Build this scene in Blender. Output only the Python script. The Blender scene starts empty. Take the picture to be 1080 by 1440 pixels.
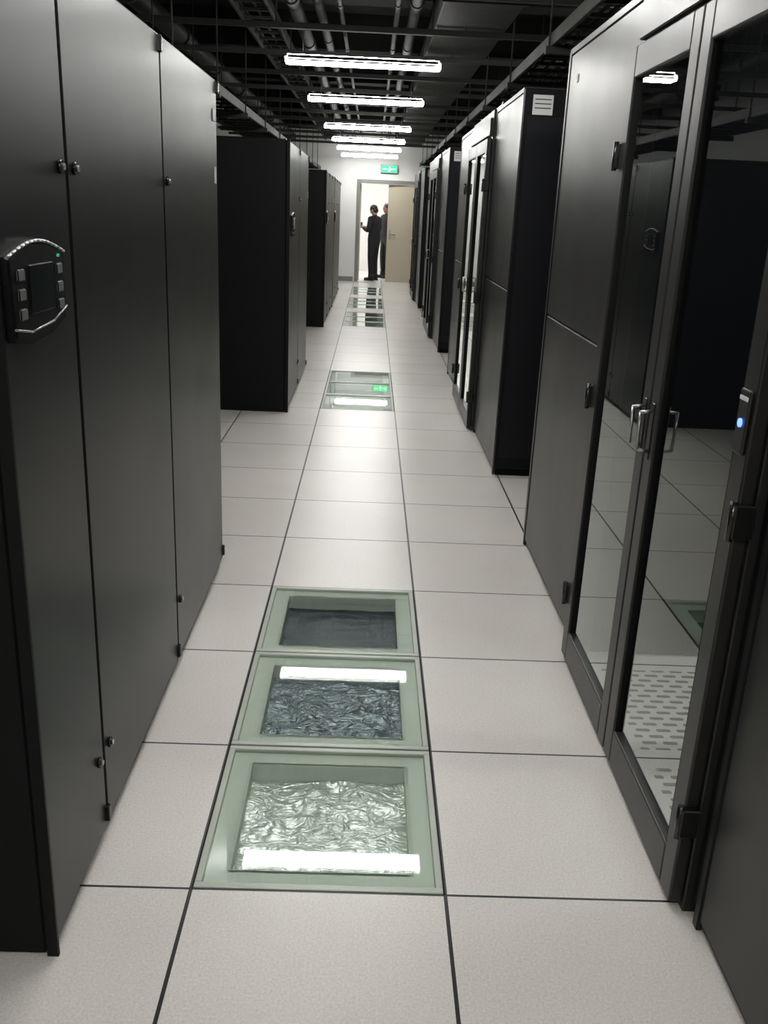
import bpy, bmesh, math, random
from mathutils import Vector, Matrix, noise as mnoise
random.seed(3)
scene = bpy.context.scene
scene.view_settings.view_transform = 'Standard'
scene.view_settings.look = 'None'
scene.view_settings.exposure = 0.0

# ------------------------------------------------------------------ camera
F = 1270.0
H = 1.533
fw = Vector((525-540, 294-720, F)).normalized()
dn = Vector((-0.0455, 1.0, 0.0))
dn.z = -(fw.x*dn.x + fw.y*dn.y)/fw.z
dn.normalize()
rt = dn.cross(fw)
R = Matrix(((rt.x, fw.x, -dn.x), (rt.y, fw.y, -dn.y), (rt.z, fw.z, -dn.z)))
cx = Vector(R[0]); cy = -Vector(R[1]); cz = -Vector(R[2])
M = Matrix((cx, cy, cz)).transposed().to_4x4()
M.translation = Vector((0, 0, H))
cam_d = bpy.data.cameras.new('camera'); cam = bpy.data.objects.new('camera', cam_d)
scene.collection.objects.link(cam); cam.matrix_world = M
cam_d.sensor_fit = 'AUTO'; cam_d.sensor_width = 36.0; cam_d.lens = F/1440*36
cam_d.clip_start = 0.02
scene.camera = cam

# ------------------------------------------------------------------ materials
def newmat(name):
    m = bpy.data.materials.new(name); m.use_nodes = True
    nt = m.node_tree; b = nt.nodes['Principled BSDF']
    return m, nt, b
def N(nt, t, **kw):
    n = nt.nodes.new(t)
    for k, v in kw.items(): setattr(n, k, v)
    return n
def math_(nt, op, a, b=None, c=None):
    n = nt.nodes.new('ShaderNodeMath'); n.operation = op
    for i, v in enumerate((a, b, c)):
        if v is None: continue
        if isinstance(v, (int, float)): n.inputs[i].default_value = v
        else: nt.links.new(v, n.inputs[i])
    return n.outputs[0]
def paint(name, col, rough=.4, metal=0.0, var=.12, scale=6, bump=0.0, bscale=400, spec=.5):
    m, nt, b = newmat(name)
    tc = N(nt, 'ShaderNodeTexCoord'); no = N(nt, 'ShaderNodeTexNoise')
    no.inputs['Scale'].default_value = scale; no.inputs['Detail'].default_value = 5
    nt.links.new(tc.outputs['Object'], no.inputs['Vector'])
    mx = N(nt, 'ShaderNodeMix', data_type='RGBA')
    mx.inputs[6].default_value = (*[c*(1-var) for c in col], 1)
    mx.inputs[7].default_value = (*[min(1, c*(1+var)) for c in col], 1)
    nt.links.new(no.outputs[0], mx.inputs[0]); nt.links.new(mx.outputs[2], b.inputs['Base Color'])
    mr = N(nt, 'ShaderNodeMapRange'); mr.inputs[3].default_value = rough*.85; mr.inputs[4].default_value = min(1, rough*1.15)
    nt.links.new(no.outputs[0], mr.inputs[0]); nt.links.new(mr.outputs[0], b.inputs['Roughness'])
    b.inputs['Metallic'].default_value = metal
    b.inputs['Specular IOR Level'].default_value = spec
    if bump:
        n2 = N(nt, 'ShaderNodeTexNoise'); n2.inputs['Scale'].default_value = bscale
        nt.links.new(tc.outputs['Object'], n2.inputs['Vector'])
        bp = N(nt, 'ShaderNodeBump'); bp.inputs['Strength'].default_value = bump; bp.inputs['Distance'].default_value = .002
        nt.links.new(n2.outputs[0], bp.inputs['Height']); nt.links.new(bp.outputs[0], b.inputs['Normal'])
    return m
def emis(name, col, s):
    m, nt, b = newmat(name)
    b.inputs['Base Color'].default_value = (*col, 1)
    b.inputs['Emission Color'].default_value = (*col, 1); b.inputs['Emission Strength'].default_value = s
    return m
X0, Y0, T = -0.369, 1.738, 0.6

def floor_mat(name, perf=False):
    m, nt, b = newmat(name)
    tc = N(nt, 'ShaderNodeTexCoord'); sp = N(nt, 'ShaderNodeSeparateXYZ')
    nt.links.new(tc.outputs['Object'], sp.inputs[0])
    ux = math_(nt, 'SUBTRACT', sp.outputs[0], X0); uy = math_(nt, 'SUBTRACT', sp.outputs[1], Y0)
    dx = math_(nt, 'PINGPONG', ux, .3); dy = math_(nt, 'PINGPONG', uy, .3)
    mk = math_(nt, 'MAXIMUM', math_(nt, 'LESS_THAN', dx, .0045), math_(nt, 'LESS_THAN', dy, .0034))
    if perf:
        row = math_(nt, 'MODULO', math_(nt, 'FLOOR', math_(nt, 'DIVIDE', math_(nt, 'ADD', uy, .018), .036)), 2.0)
        xs = math_(nt, 'ADD', ux, math_(nt, 'MULTIPLY', row, .033))
        sx = math_(nt, 'PINGPONG', xs, .033); sy = math_(nt, 'PINGPONG', uy, .018)
        qx = math_(nt, 'MAXIMUM', math_(nt, 'SUBTRACT', sx, .015), 0.0)
        dd = math_(nt, 'SQRT', math_(nt, 'ADD', math_(nt, 'MULTIPLY', qx, qx), math_(nt, 'MULTIPLY', sy, sy)))
        ins = math_(nt, 'MULTIPLY', math_(nt, 'GREATER_THAN', dx, .05), math_(nt, 'GREATER_THAN', dy, .045))
        mk = math_(nt, 'MAXIMUM', mk, math_(nt, 'MULTIPLY', math_(nt, 'LESS_THAN', dd, .0085), ins))
    no = N(nt, 'ShaderNodeTexNoise'); no.inputs['Scale'].default_value = 170; no.inputs['Detail'].default_value = 4
    nt.links.new(tc.outputs['Object'], no.inputs['Vector'])
    n2 = N(nt, 'ShaderNodeTexNoise'); n2.inputs['Scale'].default_value = 1.3; n2.inputs['Detail'].default_value = 5
    nt.links.new(tc.outputs['Object'], n2.inputs['Vector'])
    s0 = N(nt, 'ShaderNodeMapRange'); s0.inputs[1].default_value = .15; s0.inputs[2].default_value = .85
    nt.links.new(no.outputs[0], s0.inputs[0])
    s1 = N(nt, 'ShaderNodeMix', data_type='RGBA')
    s1.inputs[6].default_value = (.585, .556, .525, 1); s1.inputs[7].default_value = (.87, .832, .79, 1)
    nt.links.new(s0.outputs[0], s1.inputs[0])
    cmb = N(nt, 'ShaderNodeCombineXYZ')
    nt.links.new(math_(nt, 'FLOOR', math_(nt, 'DIVIDE', ux, .6)), cmb.inputs[0]); nt.links.new(math_(nt, 'FLOOR', math_(nt, 'DIVIDE', uy, .6)), cmb.inputs[1])
    wn = N(nt, 'ShaderNodeTexWhiteNoise'); nt.links.new(cmb.outputs[0], wn.inputs['Vector'])
    tone = math_(nt, 'MULTIPLY_ADD', wn.outputs['Value'], .04, .96)
    s2 = N(nt, 'ShaderNodeMix', data_type='RGBA', blend_type='MULTIPLY')
    s2.inputs[0].default_value = 1
    cr = N(nt, 'ShaderNodeValToRGB'); cr.color_ramp.elements[0].color = (.88, .88, .88, 1); cr.color_ramp.elements[0].position = .3
    cr.color_ramp.elements[1].position = .7
    nt.links.new(n2.outputs[0], cr.inputs[0])
    nt.links.new(s1.outputs[2], s2.inputs[6]); nt.links.new(cr.outputs[0], s2.inputs[7])
    s3 = N(nt, 'ShaderNodeVectorMath', operation='SCALE'); nt.links.new(s2.outputs[2], s3.inputs[0]); nt.links.new(tone, s3.inputs['Scale'])
    mx = N(nt, 'ShaderNodeMix', data_type='RGBA'); mx.inputs[7].default_value = (.008, .008, .009, 1)
    nt.links.new(mk, mx.inputs[0]); nt.links.new(s3.outputs[0], mx.inputs[6])
    nt.links.new(mx.outputs[2], b.inputs['Base Color'])
    b.inputs['Roughness'].default_value = .28; b.inputs['Specular IOR Level'].default_value = .5
    bp = N(nt, 'ShaderNodeBump', invert=True); bp.inputs['Distance'].default_value = .003; bp.inputs['Strength'].default_value = .5
    nt.links.new(mk, bp.inputs['Height']); nt.links.new(bp.outputs[0], b.inputs['Normal'])
    return m

def glass_mat(name, tint, f0, mul=1.0, refl=(.95, 1, .97), rough=.012):
    m = bpy.data.materials.new(name); m.use_nodes = True; nt = m.node_tree
    nt.nodes.remove(nt.nodes['Principled BSDF'])
    out = nt.nodes['Material Output']
    tr = N(nt, 'ShaderNodeBsdfTransparent'); tr.inputs[0].default_value = (*tint, 1)
    gl = N(nt, 'ShaderNodeBsdfGlossy'); gl.inputs['Roughness'].default_value = rough
    gl.inputs[0].default_value = (*refl, 1)
    ge = N(nt, 'ShaderNodeNewGeometry'); vm = N(nt, 'ShaderNodeVectorMath', operation='DOT_PRODUCT')
    nt.links.new(ge.outputs['Normal'], vm.inputs[0]); nt.links.new(ge.outputs['Incoming'], vm.inputs[1])
    c = math_(nt, 'ABSOLUTE', vm.outputs['Value'])
    p = math_(nt, 'POWER', math_(nt, 'SUBTRACT', 1.0, c), 5.0)
    f = math_(nt, 'MULTIPLY', math_(nt, 'MULTIPLY_ADD', p, 1-f0, f0), mul)
    f = math_(nt, 'MINIMUM', f, 1.0)
    mx = N(nt, 'ShaderNodeMixShader')
    nt.links.new(f, mx.inputs[0]); nt.links.new(tr.outputs[0], mx.inputs[1]); nt.links.new(gl.outputs[0], mx.inputs[2])
    nt.links.new(mx.outputs[0], out.inputs[0])
    return m

m_floor = floor_mat('raised_floor'); m_perf = floor_mat('perforated_floor', True)
m_ac = paint('ac_panel_paint', (.0115, .0140, .0130), .34, .15, .08, 3, .05, 900, spec=.35)
m_acdark = paint('ac_body_black', (.003, .0032, .0035), .5, spec=.2)
m_seam = paint('seam_black', (.003, .003, .003), .8, spec=.2)
m_rack = paint('rack_grey_paint', (.020, .0195, .019), .36, .2, .08, 3, .05, 900, spec=.38)
m_rackbk = paint('rack_black', (.003, .0032, .005), .5, 0, .1, spec=.2)
m_chrome = paint('brushed_steel', (.40, .40, .39), .3, 1, .05)
m_knob = paint('knob_black', (.006, .006, .006), .25)
m_white = paint('white_plastic', (.6, .6, .6), .5)
m_wall = paint('wall_plaster', (.72, .72, .70), .8, 0, .04, 4, .1, 80)
m_ceil = paint('ceiling_dark', (.019, .019, .017), .9, 0, .3, 3, spec=.2)
m_strut = paint('galvanised_strut', (.038, .038, .034), .65, .25, .15, 8, spec=.3)
m_duct = paint('dark_duct', (.020, .020, .018), .7, 0, .2, 5, spec=.3)
m_pipe = paint('pipe_grey', (.020, .020, .018), .6, .05, .15, 5, spec=.3)
m_cable = paint('cable_black', (.008, .008, .009), .6)
m_light = emis('diffuser_light', (1, .99, .955), 52)
m_gframe = paint('glass_tile_frame', (.38, .41, .36), .4, .3, .1)
m_gledge = paint('glass_tile_ledge', (.55, .60, .53), .5, 0, .08)
m_glass = glass_mat('floor_glass', (.90, .94, .91), .055, 1.25, rough=.02)
m_dglass = glass_mat('door_glass', (.78, .81, .82), .05, 1.7)
m_blue = emis('blue_led', (.08, .16, 1), 4)
m_green = emis('exit_green', (.02, .55, .2), 1.2)
m_gled = emis('green_led', (.02, .4, .2), .5)
m_greenw = emis('exit_white', (.8, 1, .85), 1.2)
m_wood = paint('door_beige', (.52, .46, .35), .5, 0, .05)
m_dframe = paint('door_frame_grey', (.22, .22, .21), .4, .5)
m_screen = paint('lcd_dark', (.012, .016, .017), .12)
m_bezel = paint('bezel_silver', (.40, .41, .41), .3, .7)
m_button = paint('button_grey', (.16, .17, .17), .4, .2)
m_skin = paint('skin', (.35, .20, .14), .5)
m_cloth = paint('uniform_navy', (.008, .009, .014), .85)
m_hair = paint('hair_black', (.008, .007, .006), .5)
m_shoe = paint('shoe_black', (.01, .01, .01), .4)
m_lip = paint('lips', (.30, .12, .10), .5)
def foil(name, col, met, rough, bs, sc=13):
    m, nt, b = newmat(name)
    b.inputs['Base Color'].default_value = (*col, 1); b.inputs['Metallic'].default_value = met; b.inputs['Roughness'].default_value = rough
    tc = N(nt, 'ShaderNodeTexCoord'); mp = N(nt, 'ShaderNodeMapping'); mp.inputs['Scale'].default_value = (1, 1.7, 1)
    oi = N(nt, 'ShaderNodeObjectInfo'); nt.links.new(tc.outputs['Object'], mp.inputs['Vector'])
    no = N(nt, 'ShaderNodeTexNoise', noise_dimensions='4D'); no.inputs['Scale'].default_value = sc; no.inputs['Detail'].default_value = 3
    no.inputs['Distortion'].default_value = 1.6
    nt.links.new(math_(nt, 'MULTIPLY', oi.outputs['Random'], 9.0), no.inputs['W'])
    nt.links.new(mp.outputs[0], no.inputs['Vector'])
    rg = math_(nt, 'ABSOLUTE', math_(nt, 'SUBTRACT', no.outputs[0], .5))
    bp = N(nt, 'ShaderNodeBump'); bp.inputs['Strength'].default_value = .8; bp.inputs['Distance'].default_value = bs
    nt.links.new(rg, bp.inputs['Height']); nt.links.new(bp.outputs[0], b.inputs['Normal'])
    return m
m_foilA = foil('insulation_foil_bright', (.80, .84, .81), .60, .26, .035)
m_foilB = foil('insulation_foil_dark', (.24, .28, .31), .65, .24, .035)
m_foilC = foil('subfloor_navy', (.05, .064, .08), .3, .42, .01)
m_mesh, nt, b = newmat('perforated_steel')
tc = N(nt, 'ShaderNodeTexCoord'); vo = N(nt, 'ShaderNodeTexVoronoi'); vo.inputs['Scale'].default_value = 120; vo.inputs['Randomness'].default_value = .0
nt.links.new(tc.outputs['Object'], vo.inputs['Vector'])
cr = N(nt, 'ShaderNodeValToRGB'); cr.color_ramp.elements[0].position = .35; cr.color_ramp.elements[0].color = (.001, .001, .001, 1)
cr.color_ramp.elements[1].position = .4; cr.color_ramp.elements[1].color = (.007, .008, .012, 1)
nt.links.new(vo.outputs[0], cr.inputs[0]); nt.links.new(cr.outputs[0], b.inputs['Base Color']); b.inputs['Roughness'].default_value = .5
b.inputs['Specular IOR Level'].default_value = .25

# ------------------------------------------------------------------ mesh builder
class MB:
    def __init__(s): s.bm = bmesh.new(); s.mats = []
    def mi(s, m):
        if m not in s.mats: s.mats.append(m)
        return s.mats.index(m)
    def box(s, x0, x1, y0, y1, z0, z1, m, bev=0.0, seg=1):
        c = Matrix.Translation(((x0+x1)/2, (y0+y1)/2, (z0+z1)/2)) @ Matrix.Diagonal((abs(x1-x0), abs(y1-y0), abs(z1-z0), 1))
        r = bmesh.ops.create_cube(s.bm, size=1, matrix=c)
        vs = r['verts']; fs = set(f for v in vs for f in v.link_faces); i = s.mi(m)
        for f in fs: f.material_index = i
        if bev:
            es = list(set(e for v in vs for e in v.link_edges))
            bmesh.ops.bevel(s.bm, geom=es, offset=bev, segments=seg, affect='EDGES', profile=.5, clamp_overlap=True)
    def cyl(s, p0, p1, r, m, seg=12, r2=None):
        p0 = Vector(p0); p1 = Vector(p1); d = p1-p0
        q = Vector((0, 0, 1)).rotation_difference(d.normalized()).to_matrix().to_4x4()
        mt = Matrix.Translation((p0+p1)/2) @ q
        rr = bmesh.ops.create_cone(s.bm, cap_ends=True, segments=seg, radius1=r, radius2=r if r2 is None else r2, depth=d.length, matrix=mt)
        i = s.mi(m)
        for f in set(f for v in rr['verts'] for f in v.link_faces):
            f.material_index = i
            if len(f.verts) == 4: f.smooth = True
    def tube(s, pts, r, m, seg=8, balls=True):
        for a, b_ in zip(pts[:-1], pts[1:]): s.cyl(a, b_, r, m, seg)
        if balls:
            for p in pts[1:-1]: s.ball(p, (r, r, r), m, 8, 6)
    def ball(s, c, sc, m, u=16, v=10, rot=None):
        mt = Matrix.Translation(c) @ (rot.to_4x4() if rot else Matrix.Identity(4)) @ Matrix.Diagonal((*sc, 1))
        rr = bmesh.ops.create_uvsphere(s.bm, u_segments=u, v_segments=v, radius=1, matrix=mt)
        i = s.mi(m)
        for f in set(f for v_ in rr['verts'] for f in v_.link_faces): f.material_index = i; f.smooth = True
    def quad(s, pts, m):
        vs = [s.bm.verts.new(p) for p in pts]; f = s.bm.faces.new(vs); f.material_index = s.mi(m); return f
    def mesh(s, name):
        me = bpy.data.meshes.new(name); s.bm.to_mesh(me); s.bm.free()
        for m in s.mats: me.materials.append(m)
        return me
    def obj(s, name, recenter=True):
        loc = Vector((0, 0, 0))
        if recenter:
            co = [v.co for v in s.bm.verts]
            mn = [min(c[i] for c in co) for i in range(3)]; mx = [max(c[i] for c in co) for i in range(3)]
            loc = Vector(((mn[0]+mx[0])/2, (mn[1]+mx[1])/2, mn[2]))
            for v in s.bm.verts: v.co -= loc
        o = bpy.data.objects.new(name, s.mesh(name)); o.location = loc
        scene.collection.objects.link(o); return o

# ------------------------------------------------------------------ room shell
NI0, NI1, NR0, NR1 = -4, 9, -8, 38
XL, XR = X0+NI0*T, X0+NI1*T
YN, YF = Y0+NR0*T, Y0+NR1*T
YW = 20.6
ZC = 3.35
glass_rows = [0, 1, 2, 9, 10, 11, 18, 19, 20, 22, 23, 24, 26, 27, 28]
G = [(0.50, 1.70, 3.0, 4.2), (5.36, 6.56, 7.85, 9.05), (10.4, 11.6, 12.87, 14.07), (15.3, 16.5, 17.77, 18.97)]
perf_rows = [0, 1, 8, 9, 17, 18, 25, 26]
mb = MB()
for i in range(NI0, NI1):
    for n in range(NR0, NR1):
        if i == 0 and n in glass_rows: continue
        x, y = X0+i*T, Y0+n*T
        mat = m_perf if (2 <= i <= 6 and n in perf_rows) else m_floor
        mb.quad([(x, y, 0), (x+T, y, 0), (x+T, y+T, 0), (x, y+T, 0)], mat)
bmesh.ops.remove_doubles(mb.bm, verts=mb.bm.verts, dist=1e-4)
mb.obj('floor', False)

mb = MB(); mb.box(XL, XR, YN, YF, ZC, ZC+.1, m_ceil); mb.obj('ceiling')
mb = MB(); mb.box(XL-.1, XL, YN, YF, 0, ZC, m_wall); mb.obj('wall_left')
mb = MB(); mb.box(XR, XR+.1, YN, YF, 0, ZC, m_wall); mb.obj('wall_right')
mb = MB(); mb.box(XL, XR, YN-.1, YN, 0, ZC, m_wall); mb.obj('wall_near')
mb = MB(); mb.box(XL, XR, YF, YF+.1, 0, ZC, m_wall); mb.obj('wall_back_room')
DX0, DX1, DZ = -.30, .92, 2.06
mb = MB()
mb.box(XL, DX0, YW, YW+.2, 0, ZC, m_wall); mb.box(DX1, XR, YW, YW+.2, 0, ZC, m_wall); mb.box(DX0, DX1, YW, YW+.2, DZ, ZC, m_wall)
mb.obj('wall_far')
mb = MB(); mb.box(XL, DX0-.1, YW-.012, YW, 0, .1, m_dframe, .003); mb.obj('baseboard_far')
mb = MB()
mb.box(DX0-.07, DX0, YW-.02, YW+.2, 0, DZ+.07, m_dframe, .004); mb.box(DX1, DX1+.07, YW-.02, YW+.2, 0, DZ+.07, m_dframe, .004)
mb.box(DX0, DX1, YW-.02, YW+.2, DZ, DZ+.07, m_dframe, .004)
mb.obj('trim_1')
def leaf(name, hinge, w, ang, sgn):
    mb = MB()
    x1 = w*sgn
    a, c = min(0, x1), max(0, x1)
    mb.box(a, c, -.022, .022, .01, DZ-.01, m_wood, .003)
    hx = x1-.06*sgn
    for s in (-1, 1):
        mb.box(hx-.02, hx+.02, s*.022-.003, s*.022+.003, .92, 1.12, m_chrome, .002)
        mb.cyl((hx, 0, 1.02), (hx, s*.06, 1.02), .01, m_chrome); mb.cyl((hx, s*.06, 1.02), (hx-.12*sgn, s*.06, 1.02), .01, m_chrome)
    o = bpy.data.objects.new(name, mb.mesh(name)); scene.collection.objects.link(o)
    o.location = hinge; o.rotation_euler = (0, 0, math.radians(ang)); return o
leaf('door_1', (DX1-.005, YW+.04, 0), .60, -6, -1)
leaf('door_2', (DX0+.01, YW+.235, 0), .60, 102, 1)

mb = MB()
mb.box(.13, .49, YW-.06, YW-.001, 2.27, 2.44, m_dframe, .006)
mb.box(.145, .475, YW-.064, YW-.058, 2.285, 2.425, m_green)
mb.box(.29, .33, YW-.068, YW-.063, 2.30, 2.36, m_greenw); mb.ball((.315, YW-.066, 2.39), (.015, .004, .015), m_greenw, 8, 6)
mb.box(.33, .37, YW-.068, YW-.063, 2.345, 2.36, m_greenw); mb.box(.17, .26, YW-.068, YW-.063, 2.345, 2.365, m_greenw)
mb.box(.39, .45, YW-.068, YW-.063, 2.345, 2.365, m_greenw)
mb.obj('exit_sign')

# ------------------------------------------------------------------ glass floor tiles
def glass_tile_mesh(mf, seed, amp):
    mb = MB(); h = T/2; D = .066
    def ring(o, i_, z0, z1, m, bev=0):
        mb.box(-o, o, -o, -i_, z0, z1, m, bev); mb.box(-o, o, i_, o, z0, z1, m, bev)
        mb.box(-o, -i_, -i_, i_, z0, z1, m, bev); mb.box(i_, o, -i_, i_, z0, z1, m, bev)
    ring(h-.004, h-.022, -.03, .003, m_gframe, .002)
    ring(h-.021, h-.080, -.035, -.010, m_gledge)
    ring(h-.078, h-.070, -D-.01, -.010, m_gledge)
    k = h-.072; n = 70; fi = mb.mi(mf); rows = []
    for j in range(n+1):
        r = []
        for i in range(n+1):
            x = -k+2*k*i/n; y = -k+2*k*j/n
            p = Vector((x*6+seed, y*11, seed*1.7)); wv = mnoise.noise_vector(p*.7)*.8
            q = p+wv
            hgt = abs(mnoise.noise(q))*1.0 + .35*abs(mnoise.noise(q*2.1)) + .10*abs(mnoise.noise(q*4.3))
            r.append(mb.bm.verts.new((x, y, -D+amp*(.5-hgt))))
        rows.append(r)
    for j in range(n):
        for i in range(n):
            f = mb.bm.faces.new((rows[j][i], rows[j][i+1], rows[j+1][i+1], rows[j+1][i])); f.material_index = fi; f.smooth = True
    z = -.002
    k = h-.022
    mb.quad([(-k, -k, z), (k, -k, z), (k, k, z), (-k, k, z)], m_glass)
    ring(h, h-.004, -.03, -.012, m_seam)
    return mb.mesh('glass_floor_tile')
gms = [glass_tile_mesh(m_foilA, 3.1, .026), glass_tile_mesh(m_foilB, 8.4, .024), glass_tile_mesh(m_foilC, 1.2, .006)]
for n in glass_rows:
    k = n % 9 if n < 20 else (n-22) % 4
    o = bpy.data.objects.new('glass_floor_tile', gms[min(k, 2)]); scene.collection.objects.link(o)
    o.location = (X0+T/2, Y0+(n+.5)*T, 0)

# ------------------------------------------------------------------ precision air conditioners (left)
XA = -.612
def ac_unit(y0, seams, y1, disp=None, ztop=1.98):
    mb = MB()
    mb.box(XA-.90, XA-.022, y0, y1, .0, ztop, m_acdark, .006)
    mb.box(XA-.024, XA-.018, y0+.01, y1-.01, .02, ztop-.01, m_seam)
    ys = [y0]+seams+[y1]
    for j, (a, b_) in enumerate(zip(ys[:-1], ys[1:])):
        mb.box(XA-.02, XA, a+.005, b_-.005, .035, ztop-.012, m_ac, .005, 2)
        ks = []
        if j > 0: ks.append(a+.045)
        if j == 0 and len(seams) > 0: ks.append(b_-.045)
        for ky in ks:
            for kz in (.24, 1.585):
                mb.cyl((XA, ky, kz), (XA+.008, ky, kz), .013, m_knob, 14); mb.cyl((XA+.008, ky, kz), (XA+.012, ky, kz), .006, m_chrome, 12)
        for kz in (.05, ztop-.06):
            mb.box(XA-.012, XA+.010, b_-.02, b_-.002, kz, kz+.045, m_knob, .003)
    mb.box(XA-.02, XA+.004, y0-.004, y0+.004, .0, ztop, m_acdark)
    if disp:
        d0, d1, zc = disp
        L = d1-d0
        n = 14; top = []
        for k in range(n+1):
            t = k/n; yy = d0+L*t; zz = zc+.062+.024*math.sin(math.pi*t)
            top.append((yy, zz))
        bot = [(d1-.01, zc-.065), (d1-L*.3, zc-.085), (d0+L*.3, zc-.092), (d0+.01, zc-.08)]
        def slab(pts, xa, xb, m):
            a = [mb.bm.verts.new((xa, p[0], p[1])) for p in pts]; b2 = [mb.bm.verts.new((xb, p[0], p[1])) for p in pts]
            fs = [mb.bm.faces.new(a), mb.bm.faces.new(b2[::-1])]
            for k in range(len(pts)): fs.append(mb.bm.faces.new((a[k], b2[k], b2[(k+1) % len(pts)], a[(k+1) % len(pts)])))
            for f in fs: f.material_index = mb.mi(m)
            bmesh.ops.recalc_face_normals(mb.bm, faces=fs)
        slab(top+bot, XA-.001, XA+.012, m_acdark)
        pts2 = [(d0+(p[0]-d0-L/2)*.94+L/2, zc+(p[1]-zc)*.9) for p in top+bot]
        slab(pts2, XA+.011, XA+.015, m_acdark)
        mb.tube([(XA+.012, p[0], p[1]-.002) for p in top], .003, m_bezel)
        mb.tube([(XA+.015, p[0], p[1]+.022) for p in bot], .0022, m_bezel)
        mb.box(XA+.014, XA+.018, d0+L*.30, d0+L*.72, zc-.04, zc+.045, m_screen, .0015)
        for k in range(3):
            for yy in (d0+L*.16, d0+L*.84):
                zz = zc+.030-k*.033
                mb.box(XA+.014, XA+.019, yy-.016, yy+.016, zz-.010, zz+.010, m_button, .002)
        mb.box(XA+.014, XA+.018, d0+L*.84-.004, d0+L*.84+.004, zc+.052, zc+.057, m_gled)
    mb.box(XA-.001, XA+.003, y1-.10, y1-.03, ztop-.16, ztop-.12, m_button)
    mb.box(XA-.001, XA+.003, y1-.07, y1-.04, 1.60, 1.66, m_white)
    return mb.obj('precision_air_conditioner')
ac_unit(1.53, [1.925, 2.80], 3.76, (1.545, 1.835, 1.37))
ac_unit(6.94, [7.9], 8.93, (7.05, 7.37, 1.40))
ac_unit(12.3, [13.1, 14.0], 14.9, (12.4, 12.72, 1.40))
ac_unit(14.95, [15.8, 16.7], 17.6, (15.05, 15.37, 1.40))

# ------------------------------------------------------------------ server racks (right)
XRK = .797; RW = .6; RD = 1.2; RH = 2.2; ZS = 1.115
def rack_mesh():
    mb = MB()
    mb.box(.012, RW-.012, .03, RD-.03, .05, RH-.006, m_rackbk)
    mb.box(.02, RW-.02, .03, RD-.03, 0, .05, m_seam)
    for sx in (0, 1):
        a, c = (0.001, .014) if sx == 0 else (RW-.014, RW-.001)
        mb.box(a, c, .028, .055, .0, RH, m_rack, .003); mb.box(a, c, RD-.055, RD-.028, .0, RH, m_rack, .003)
        a2, c2 = (.004, .014) if sx == 0 else (RW-.014, RW-.004)
        mb.box(a2, c2, .058, RD-.058, .03, ZS-.004, m_rack, .003); mb.box(a2, c2, .058, RD-.058, ZS+.004, RH-.03, m_rack, .003)
        mb.box(a, c, .055, RD-.055, RH-.028, RH, m_rack, .003)
    for y_ in (RD-.235,):
        mb.box(.002, .005, y_, y_+.03, RH-.15, RH-.12, m_white); mb.box(RW-.005, RW-.002, RD-y_-.03, RD-y_, RH-.15, RH-.12, m_white)
    mb.box(.014, RW-.014, .03, RD-.03, RH-.01, RH, m_rack)
    mb.box(.004, RW-.004, .002, .028, .05, RH-.01, m_rackbk, .003)
    mb.box(.05, RW-.05, -.001, .004, .12, RH-.08, m_mesh)
    mb.box(.53, .555, -.02, .002, .95, 1.15, m_chrome, .003)
    mb.box(.004, RW/2-.002, RD-.028, RD-.002, .05, RH-.01, m_rackbk, .003); mb.box(RW/2+.002, RW-.004, RD-.028, RD-.002, .05, RH-.01, m_rackbk, .003)
    mb.box(.03, RW/2-.03, RD-.004, RD+.001, .12, RH-.15, m_mesh); mb.box(RW/2+.03, RW-.03, RD-.004, RD+.001, .12, RH-.15, m_mesh)
    mb.box(RW/2-.03, RW/2-.01, RD-.002, RD+.016, 1.0, 1.16, m_knob, .003)
    mb.box(RW-.16, RW-.05, RD-.002, RD+.003, RH-.14, RH-.04, m_white)
    for k in range(3): mb.box(RW-.15, RW-.06, RD+.002, RD+.004, RH-.065-.022*k, RH-.060-.022*k, m_rack)
    return mb.mesh('server_rack')
rm = rack_mesh()
for (a, b_, c, d) in G:
    for k in range(5):
        o = bpy.data.objects.new('server_rack', rm); scene.collection.objects.link(o)
        o.rotation_euler = (0, 0, math.pi); o.location = (XRK+RW*(k+1), b_, 0)
        o = bpy.data.objects.new('server_rack', rm); scene.collection.objects.link(o)
        o.location = (XRK+RW*k, c, 0)

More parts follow.
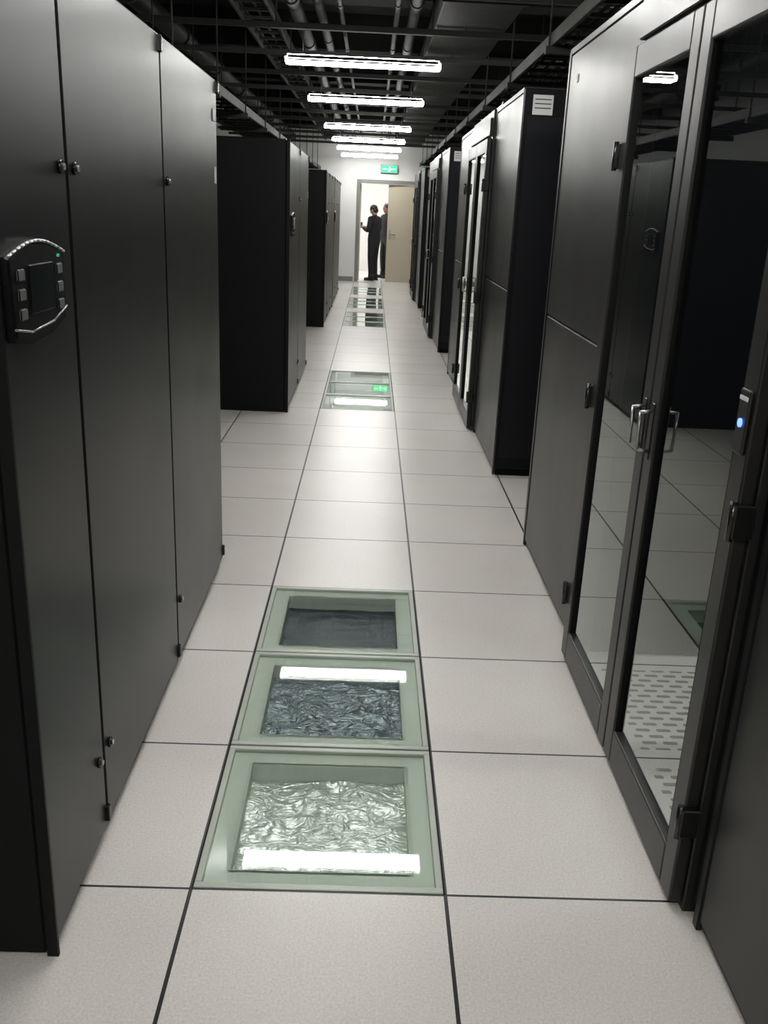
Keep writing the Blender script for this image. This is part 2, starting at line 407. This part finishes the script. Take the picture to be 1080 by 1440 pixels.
def cdoor_mesh(L):
    mb = MB()
    f = -.045
    mb.box(-.012, .05, .004, .05, 0, RH, m_rack, .003); mb.box(-.012, .05, L-.05, L-.004, 0, RH, m_rack, .003)
    mb.box(-.012, .05, .05, L-.05, 2.03, RH, m_rack, .003)
    mb.box(-.030, .0, .03, L-.03, 2.04, 2.15, m_rack, .004)
    mb.box(-.02, .03, .05, L-.05, 0, .012, m_rack)
    mid = L/2
    for (a, b_) in ((.012, mid-.003), (mid+.003, L-.012)):
        st = .07
        mb.box(f, -.013, a, a+st, .02, 2.02, m_rack, .005, 2); mb.box(f, -.013, b_-st, b_, .02, 2.02, m_rack, .005, 2)
        mb.box(f, -.013, a+st, b_-st, .02, .13, m_rack, .005, 2); mb.box(f, -.013, a+st, b_-st, 1.93, 2.02, m_rack, .005, 2)
        for yy in (a+st, b_-st-.008): mb.box(f+.004, -.016, yy, yy+.008, .13, 1.93, m_seam)
        mb.quad([(-.03, a+st, .13), (-.03, b_-st, .13), (-.03, b_-st, 1.93), (-.03, a+st, 1.93)], m_dglass)
    for s in (-1, 1):
        y = mid+s*.036
        mb.tube([(f, y, .955), (f-.032, y, .96), (f-.034, y, 1.06), (f, y, 1.065)], .0045, m_chrome, 10)
        mb.box(f-.003, f, y-.010, y+.010, .935, 1.085, m_rack, .002)
    for y in (.006, L-.006):
        for z in (.25, .97, 1.72):
            mb.box(f-.010, -.012, y-.012, y+.012, z-.036, z+.036, m_knob, .003)
            mb.cyl((f-.010, y, z-.042), (f-.010, y, z+.042), .008, m_knob, 10)
    return mb.mesh('containment_double_door')
for (a, b_, c, d) in G:
    o = bpy.data.objects.new('containment_double_door', cdoor_mesh(c-b_)); scene.collection.objects.link(o); o.location = (XRK, b_, 0)
    mb = MB()
    x1 = XRK+3.0
    for k in range(6):
        x = XRK+.06+k*(2.93/5); mb.box(x-.02, x+.02, b_+.0, c, RH+.0, RH+.04, m_rack, .003)
    mb.box(XRK+.04, x1, b_, b_+.04, RH+.0, RH+.05, m_rack); mb.box(XRK+.04, x1, c-.04, c, RH, RH+.05, m_rack)
    mb.quad([(XRK+.04, b_, RH+.03), (x1, b_, RH+.03), (x1, c, RH+.03), (XRK+.04, c, RH+.03)], m_dglass)
    mb.obj('containment_roof')
    mb = MB(); mb.box(x1-.04, x1, b_+.01, c-.01, 0, RH-.01, m_rack, .004); mb.box(x1-.05, x1-.04, b_+.15, c-.15, .3, 1.9, m_rackbk, .004)
    mb.obj('containment_end_panel')

mb = MB()
xr = XRK-.0455; yb = G[0][1]
mb.box(xr-.008, xr, yb+.022, yb+.072, 1.10, 1.23, m_rack, .004, 2)
mb.box(xr-.010, xr-.007, yb+.028, yb+.066, 1.208, 1.216, m_white); mb.cyl((xr-.011, yb+.047, 1.163), (xr-.007, yb+.047, 1.163), .009, m_blue, 16)  # white strip paints in the highlight on the reader; blue LED below
mb.obj('card_reader')

# ------------------------------------------------------------------ lights
def linear_light(xc, y, z=2.535):
    mb = MB(); hw = .565
    mb.box(xc-hw, xc+hw, y-.064, y+.064, z, z+.012, m_light, .003, 2)
    mb.box(xc-hw-.012, xc-hw, y-.068, y+.068, z, z+.04, m_white, .003); mb.box(xc+hw, xc+hw+.012, y-.068, y+.068, z, z+.04, m_white, .003)
    mb.box(xc-hw, xc+hw, y-.066, y+.066, z+.012, z+.030, m_pipe, .003)
    mb.box(xc-hw, xc+hw, y-.04, y+.04, z+.030, z+.06, m_pipe, .004)
    for s in (-1, 1): mb.cyl((xc+s*.45, y, z+.055), (xc+s*.45, y, 2.742), .004, m_chrome, 6)
    mb.obj('ceiling_light')
for y in (-2.4, 0.0, 2.46, 4.92, 7.45, 9.9, 13.08, 15.5, 17.6, 19.9): linear_light(-.115, y)
for (a, b_, c, d) in G: linear_light(2.2, (b_+c)/2)  # unseen fixtures added over the cold aisles to brighten their interior
for x, y in ((.3, 22.4), (-1.6, 22.4)):
    mb = MB(); mb.box(x-.6, x+.6, y-.17, y+.17, 2.9, 2.96, m_light, .01); mb.box(x-.62, x+.62, y-.19, y+.19, 2.95, ZC, m_white); mb.obj('ceiling_panel_light')

# ------------------------------------------------------------------ ceiling services
y = -2
while y < 20.3:
    mb = MB(); mb.box(XL, XR, y, y+.28, 3.02, ZC, m_ceil, .005); mb.obj('ceiling_beam'); y += 2.4
y = -1.2
mb = MB()
while y < 20.4:
    mb.box(XL+.02, XR-.02, y-.02, y+.02, 2.742, 2.783, m_strut, .003)
    for x in (-1.9, -.75, .62, 1.7): mb.cyl((x, y, 2.78), (x, y, 3.35), .006, m_strut, 6)
    y += 1.215
mb.obj('strut_channel_grid')
def ladder(name, x0, x1, z, y0=-2.5, y1=20.4, step=.3, hang=True, cables=0):
    mb = MB()
    for x in (x0, x1): mb.box(x-.012, x+.012, y0, y1, z, z+.07, m_strut, .003)
    yy = y0+.1
    while yy < y1: mb.box(x0, x1, yy-.012, yy+.012, z+.02, z+.04, m_strut); yy += step
    for k in range(cables):
        xx = x0+.04+(x1-x0-.08)*k/max(1, cables-1)
        pts = [(xx+random.uniform(-.012, .012), y0+(y1-y0)*j/16, z+.052+random.uniform(0, .012)) for j in range(17)]
        mb.tube(pts, .011, m_cable, 6, False)
    if hang:
        yy = y0+.5
        while yy < y1:
            for x in (x0-.02, x1+.02): mb.cyl((x, yy, z-.03), (x, yy, ZC), .006, m_strut, 6)
            mb.box(x0-.04, x1+.04, yy-.02, yy+.02, z-.04, z, m_strut, .002)
            yy += 1.5
    return mb.obj(name)
ladder('cable_ladder', -1.55, -1.15, 2.27, cables=6)
ladder('cable_ladder', .95, 1.35, 2.42, cables=6)
ladder('cable_ladder', -1.05, -.8, 2.86, hang=False, cables=3)
mb = MB(); mb.box(.40, .92, -2.5, 20.4, 2.80, 3.0, m_duct, .01)
yy = -2
while yy < 20: mb.box(.385, .935, yy, yy+.04, 2.788, 3.015, m_duct, .003); yy += 1.2
mb.obj('air_duct')
for x, z, r in ((-.62, 2.90, .05), (-.45, 2.93, .035), (.25, 2.9, .04), (.12, 2.88, .02), (-.28, 2.86, .016), (-1.75, 2.9, .08)):
    mb = MB(); mb.cyl((x, -2.8, z), (x, 20.5, z), r, m_pipe, 16)
    yy = -2
    while yy < 20: mb.cyl((x, yy, z), (x, yy+.06, z), r*1.18, m_pipe, 16); yy += 1.8
    mb.obj('overhead_pipe')

# ------------------------------------------------------------------ people
def skin_obj(name, verts, edges, rad, mat, parent, sub=2):
    me = bpy.data.meshes.new(name); me.from_pydata(verts, edges, []); me.materials.append(mat)
    o = bpy.data.objects.new(name, me); scene.collection.objects.link(o)
    md = o.modifiers.new('Skin', 'SKIN'); md.use_smooth_shade = True
    for i, r in enumerate(rad):
        sv = me.skin_vertices[0].data[i]; sv.radius = r if isinstance(r, tuple) else (r, r); sv.use_root = (i == 0)
    s = o.modifiers.new('Sub', 'SUBSURF'); s.levels = sub; s.render_levels = sub
    o.parent = parent; return o
def man(loc, rotz, scale, arms='front'):
    e = bpy.data.objects.new('standing_man', None); scene.collection.objects.link(e)
    e.location = loc; e.rotation_euler = (0, 0, rotz); e.scale = (scale,)*3
    V = [(0,0,.95),(0,-.005,1.10),(0,0,1.26),(0,0,1.38),(0,.01,1.47),
         (-.095,0,.86),(-.10,.015,.50),(-.105,-.01,.09), (.095,0,.86),(.11,.03,.50),(.115,.0,.09)]
    Rr = [(.165,.125),(.16,.125),(.175,.13),(.14,.105),(.060,.060),(.105,.105),(.078,.078),(.06,.06),(.105,.105),(.078,.078),(.06,.06)]
    E = [(0,1),(1,2),(2,3),(3,4),(0,5),(5,6),(6,7),(0,8),(8,9),(9,10)]
    wr = {}
    for s in (-1, 1):
        b0 = len(V)
        if arms == 'front': el, w = (s*.25, .02, 1.12), (s*.09, .25, 1.19)
        else: el, w = (s*.25, -.03, 1.13), (s*.26, .04, .88)
        V += [(s*.185, 0, 1.395), (s*.225, .0, 1.27), el, w]; Rr += [.075, .066, .058, .040]
        E += [(3, b0), (b0, b0+1), (b0+1, b0+2), (b0+2, b0+3)]; wr[s] = (Vector(el), Vector(w))
    skin_obj('uniform_body', V, E, Rr, m_cloth, e)
    for s in (-1, 1):
        el, w = wr[s]; d = (w-el).normalized()
        side = Vector((-s, 0, 0)) if arms == 'front' else Vector((0, 1, 0))
        side = (side-d*side.dot(d)).normalized(); nrm = d.cross(side).normalized()
        hv = [w-d*.02, w+d*.05, w+d*.085]; hr = [.024, (.036), (.036)]; he = [(0, 1), (1, 2)]
        for k, (o_, ln) in enumerate(((-.028, .062), (-.0095, .075), (.0095, .07), (.028, .055))):
            base = w+d*.085+side*(-o_); mid = base+d*ln*.5; tip = mid+(d*.6-nrm*.8).normalized()*ln*.5
            i = len(hv); hv += [base, mid, tip]; hr += [.010, .009, .007]; he += [(2, i), (i, i+1), (i+1, i+2)]
        i = len(hv); b1 = w+d*.03+side*.03; hv += [b1, b1+(d*.6+side*.8)*.03, b1+(d*.9+side*.5)*.06]; hr += [.013, .011, .008]; he += [(1, i), (i, i+1), (i+1, i+2)]
        skin_obj('hand', [tuple(v) for v in hv], he, hr, m_skin, e, 1)
    mb = MB(); rx = Matrix.Rotation(math.radians(-24 if arms == 'front' else 0), 3, 'X')
    c = Vector((0, .03, 1.585))
    def P(x, y_, z): return c + rx @ Vector((x, y_, z))
    mb.cyl((0, .005, 1.44), P(0, -.01, -.05), .052, m_skin, 16, .048)
    mb.ball(P(0, 0, .015), (.074, .092, .098), m_skin, 24, 16, rx); mb.ball(P(0, .022, -.05), (.055, .062, .062), m_skin, 20, 12, rx)
    mb.ball(P(0, .095, -.012), (.012, .016, .022), m_skin, 10, 8, rx)
    for s in (-1, 1):
        mb.ball(P(s*.075, -.005, -.005), (.010, .02, .032), m_skin, 10, 8, rx)
        mb.ball(P(s*.030, .080, .015), (.013, .010, .009), m_white, 10, 8, rx); mb.ball(P(s*.030, .088, .015), (.006, .004, .006), m_hair, 8, 6, rx)
        q = P(s*.030, .088, .036)
        mb.box(q.x-.016, q.x+.016, q.y-.004, q.y+.004, q.z-.003, q.z+.003, m_hair)
    mb.ball(P(0, .078, -.055), (.022, .008, .006), m_lip, 10, 6, rx)
    mb.ball(P(0, -.012, .038), (.083, .096, .090), m_hair, 24, 16, rx); mb.ball(P(0, -.045, -.01), (.074, .062, .075), m_hair, 20, 12, rx)
    me = mb.mesh('head'); o = bpy.data.objects.new('head', me); scene.collection.objects.link(o); o.parent = e
    mb = MB()
    for s, x, y_ in ((-1, -.105, -.01), (1, .115, 0)):
        mb.ball((x, y_+.055, .038), (.047, .135, .038), m_shoe, 18, 10); mb.box(x-.042, x+.042, y_-.075, y_+.17, 0.0, .022, m_shoe, .008, 2)
        mb.cyl((x, y_, .03), (x, y_, .15), .066, m_cloth, 16, .068)
    me = mb.mesh('shoes'); o = bpy.data.objects.new('shoes', me); scene.collection.objects.link(o); o.parent = e
    mb = MB(); mb.cyl((0, 0, 1.43), (0, .008, 1.48), .068, m_cloth, 18, .06)
    me = mb.mesh('collar'); o = bpy.data.objects.new('collar', me); scene.collection.objects.link(o); o.parent = e
    if arms == 'front':
        mb = MB(); mb.box(-.04, .04, .345, .355, 1.17, 1.31, m_knob, .006)
        me = mb.mesh('mobile_phone'); o = bpy.data.objects.new('mobile_phone', me); scene.collection.objects.link(o); o.parent = e
    return e
man((.04, 21.1, 0), math.radians(60), .95)
man((.34, 22.0, 0), math.radians(120), .98, 'side')

w = bpy.data.worlds.new('world'); scene.world = w; w.use_nodes = True
w.node_tree.nodes['Background'].inputs[0].default_value = (.5, .5, .5, 1); w.node_tree.nodes['Background'].inputs[1].default_value = .05
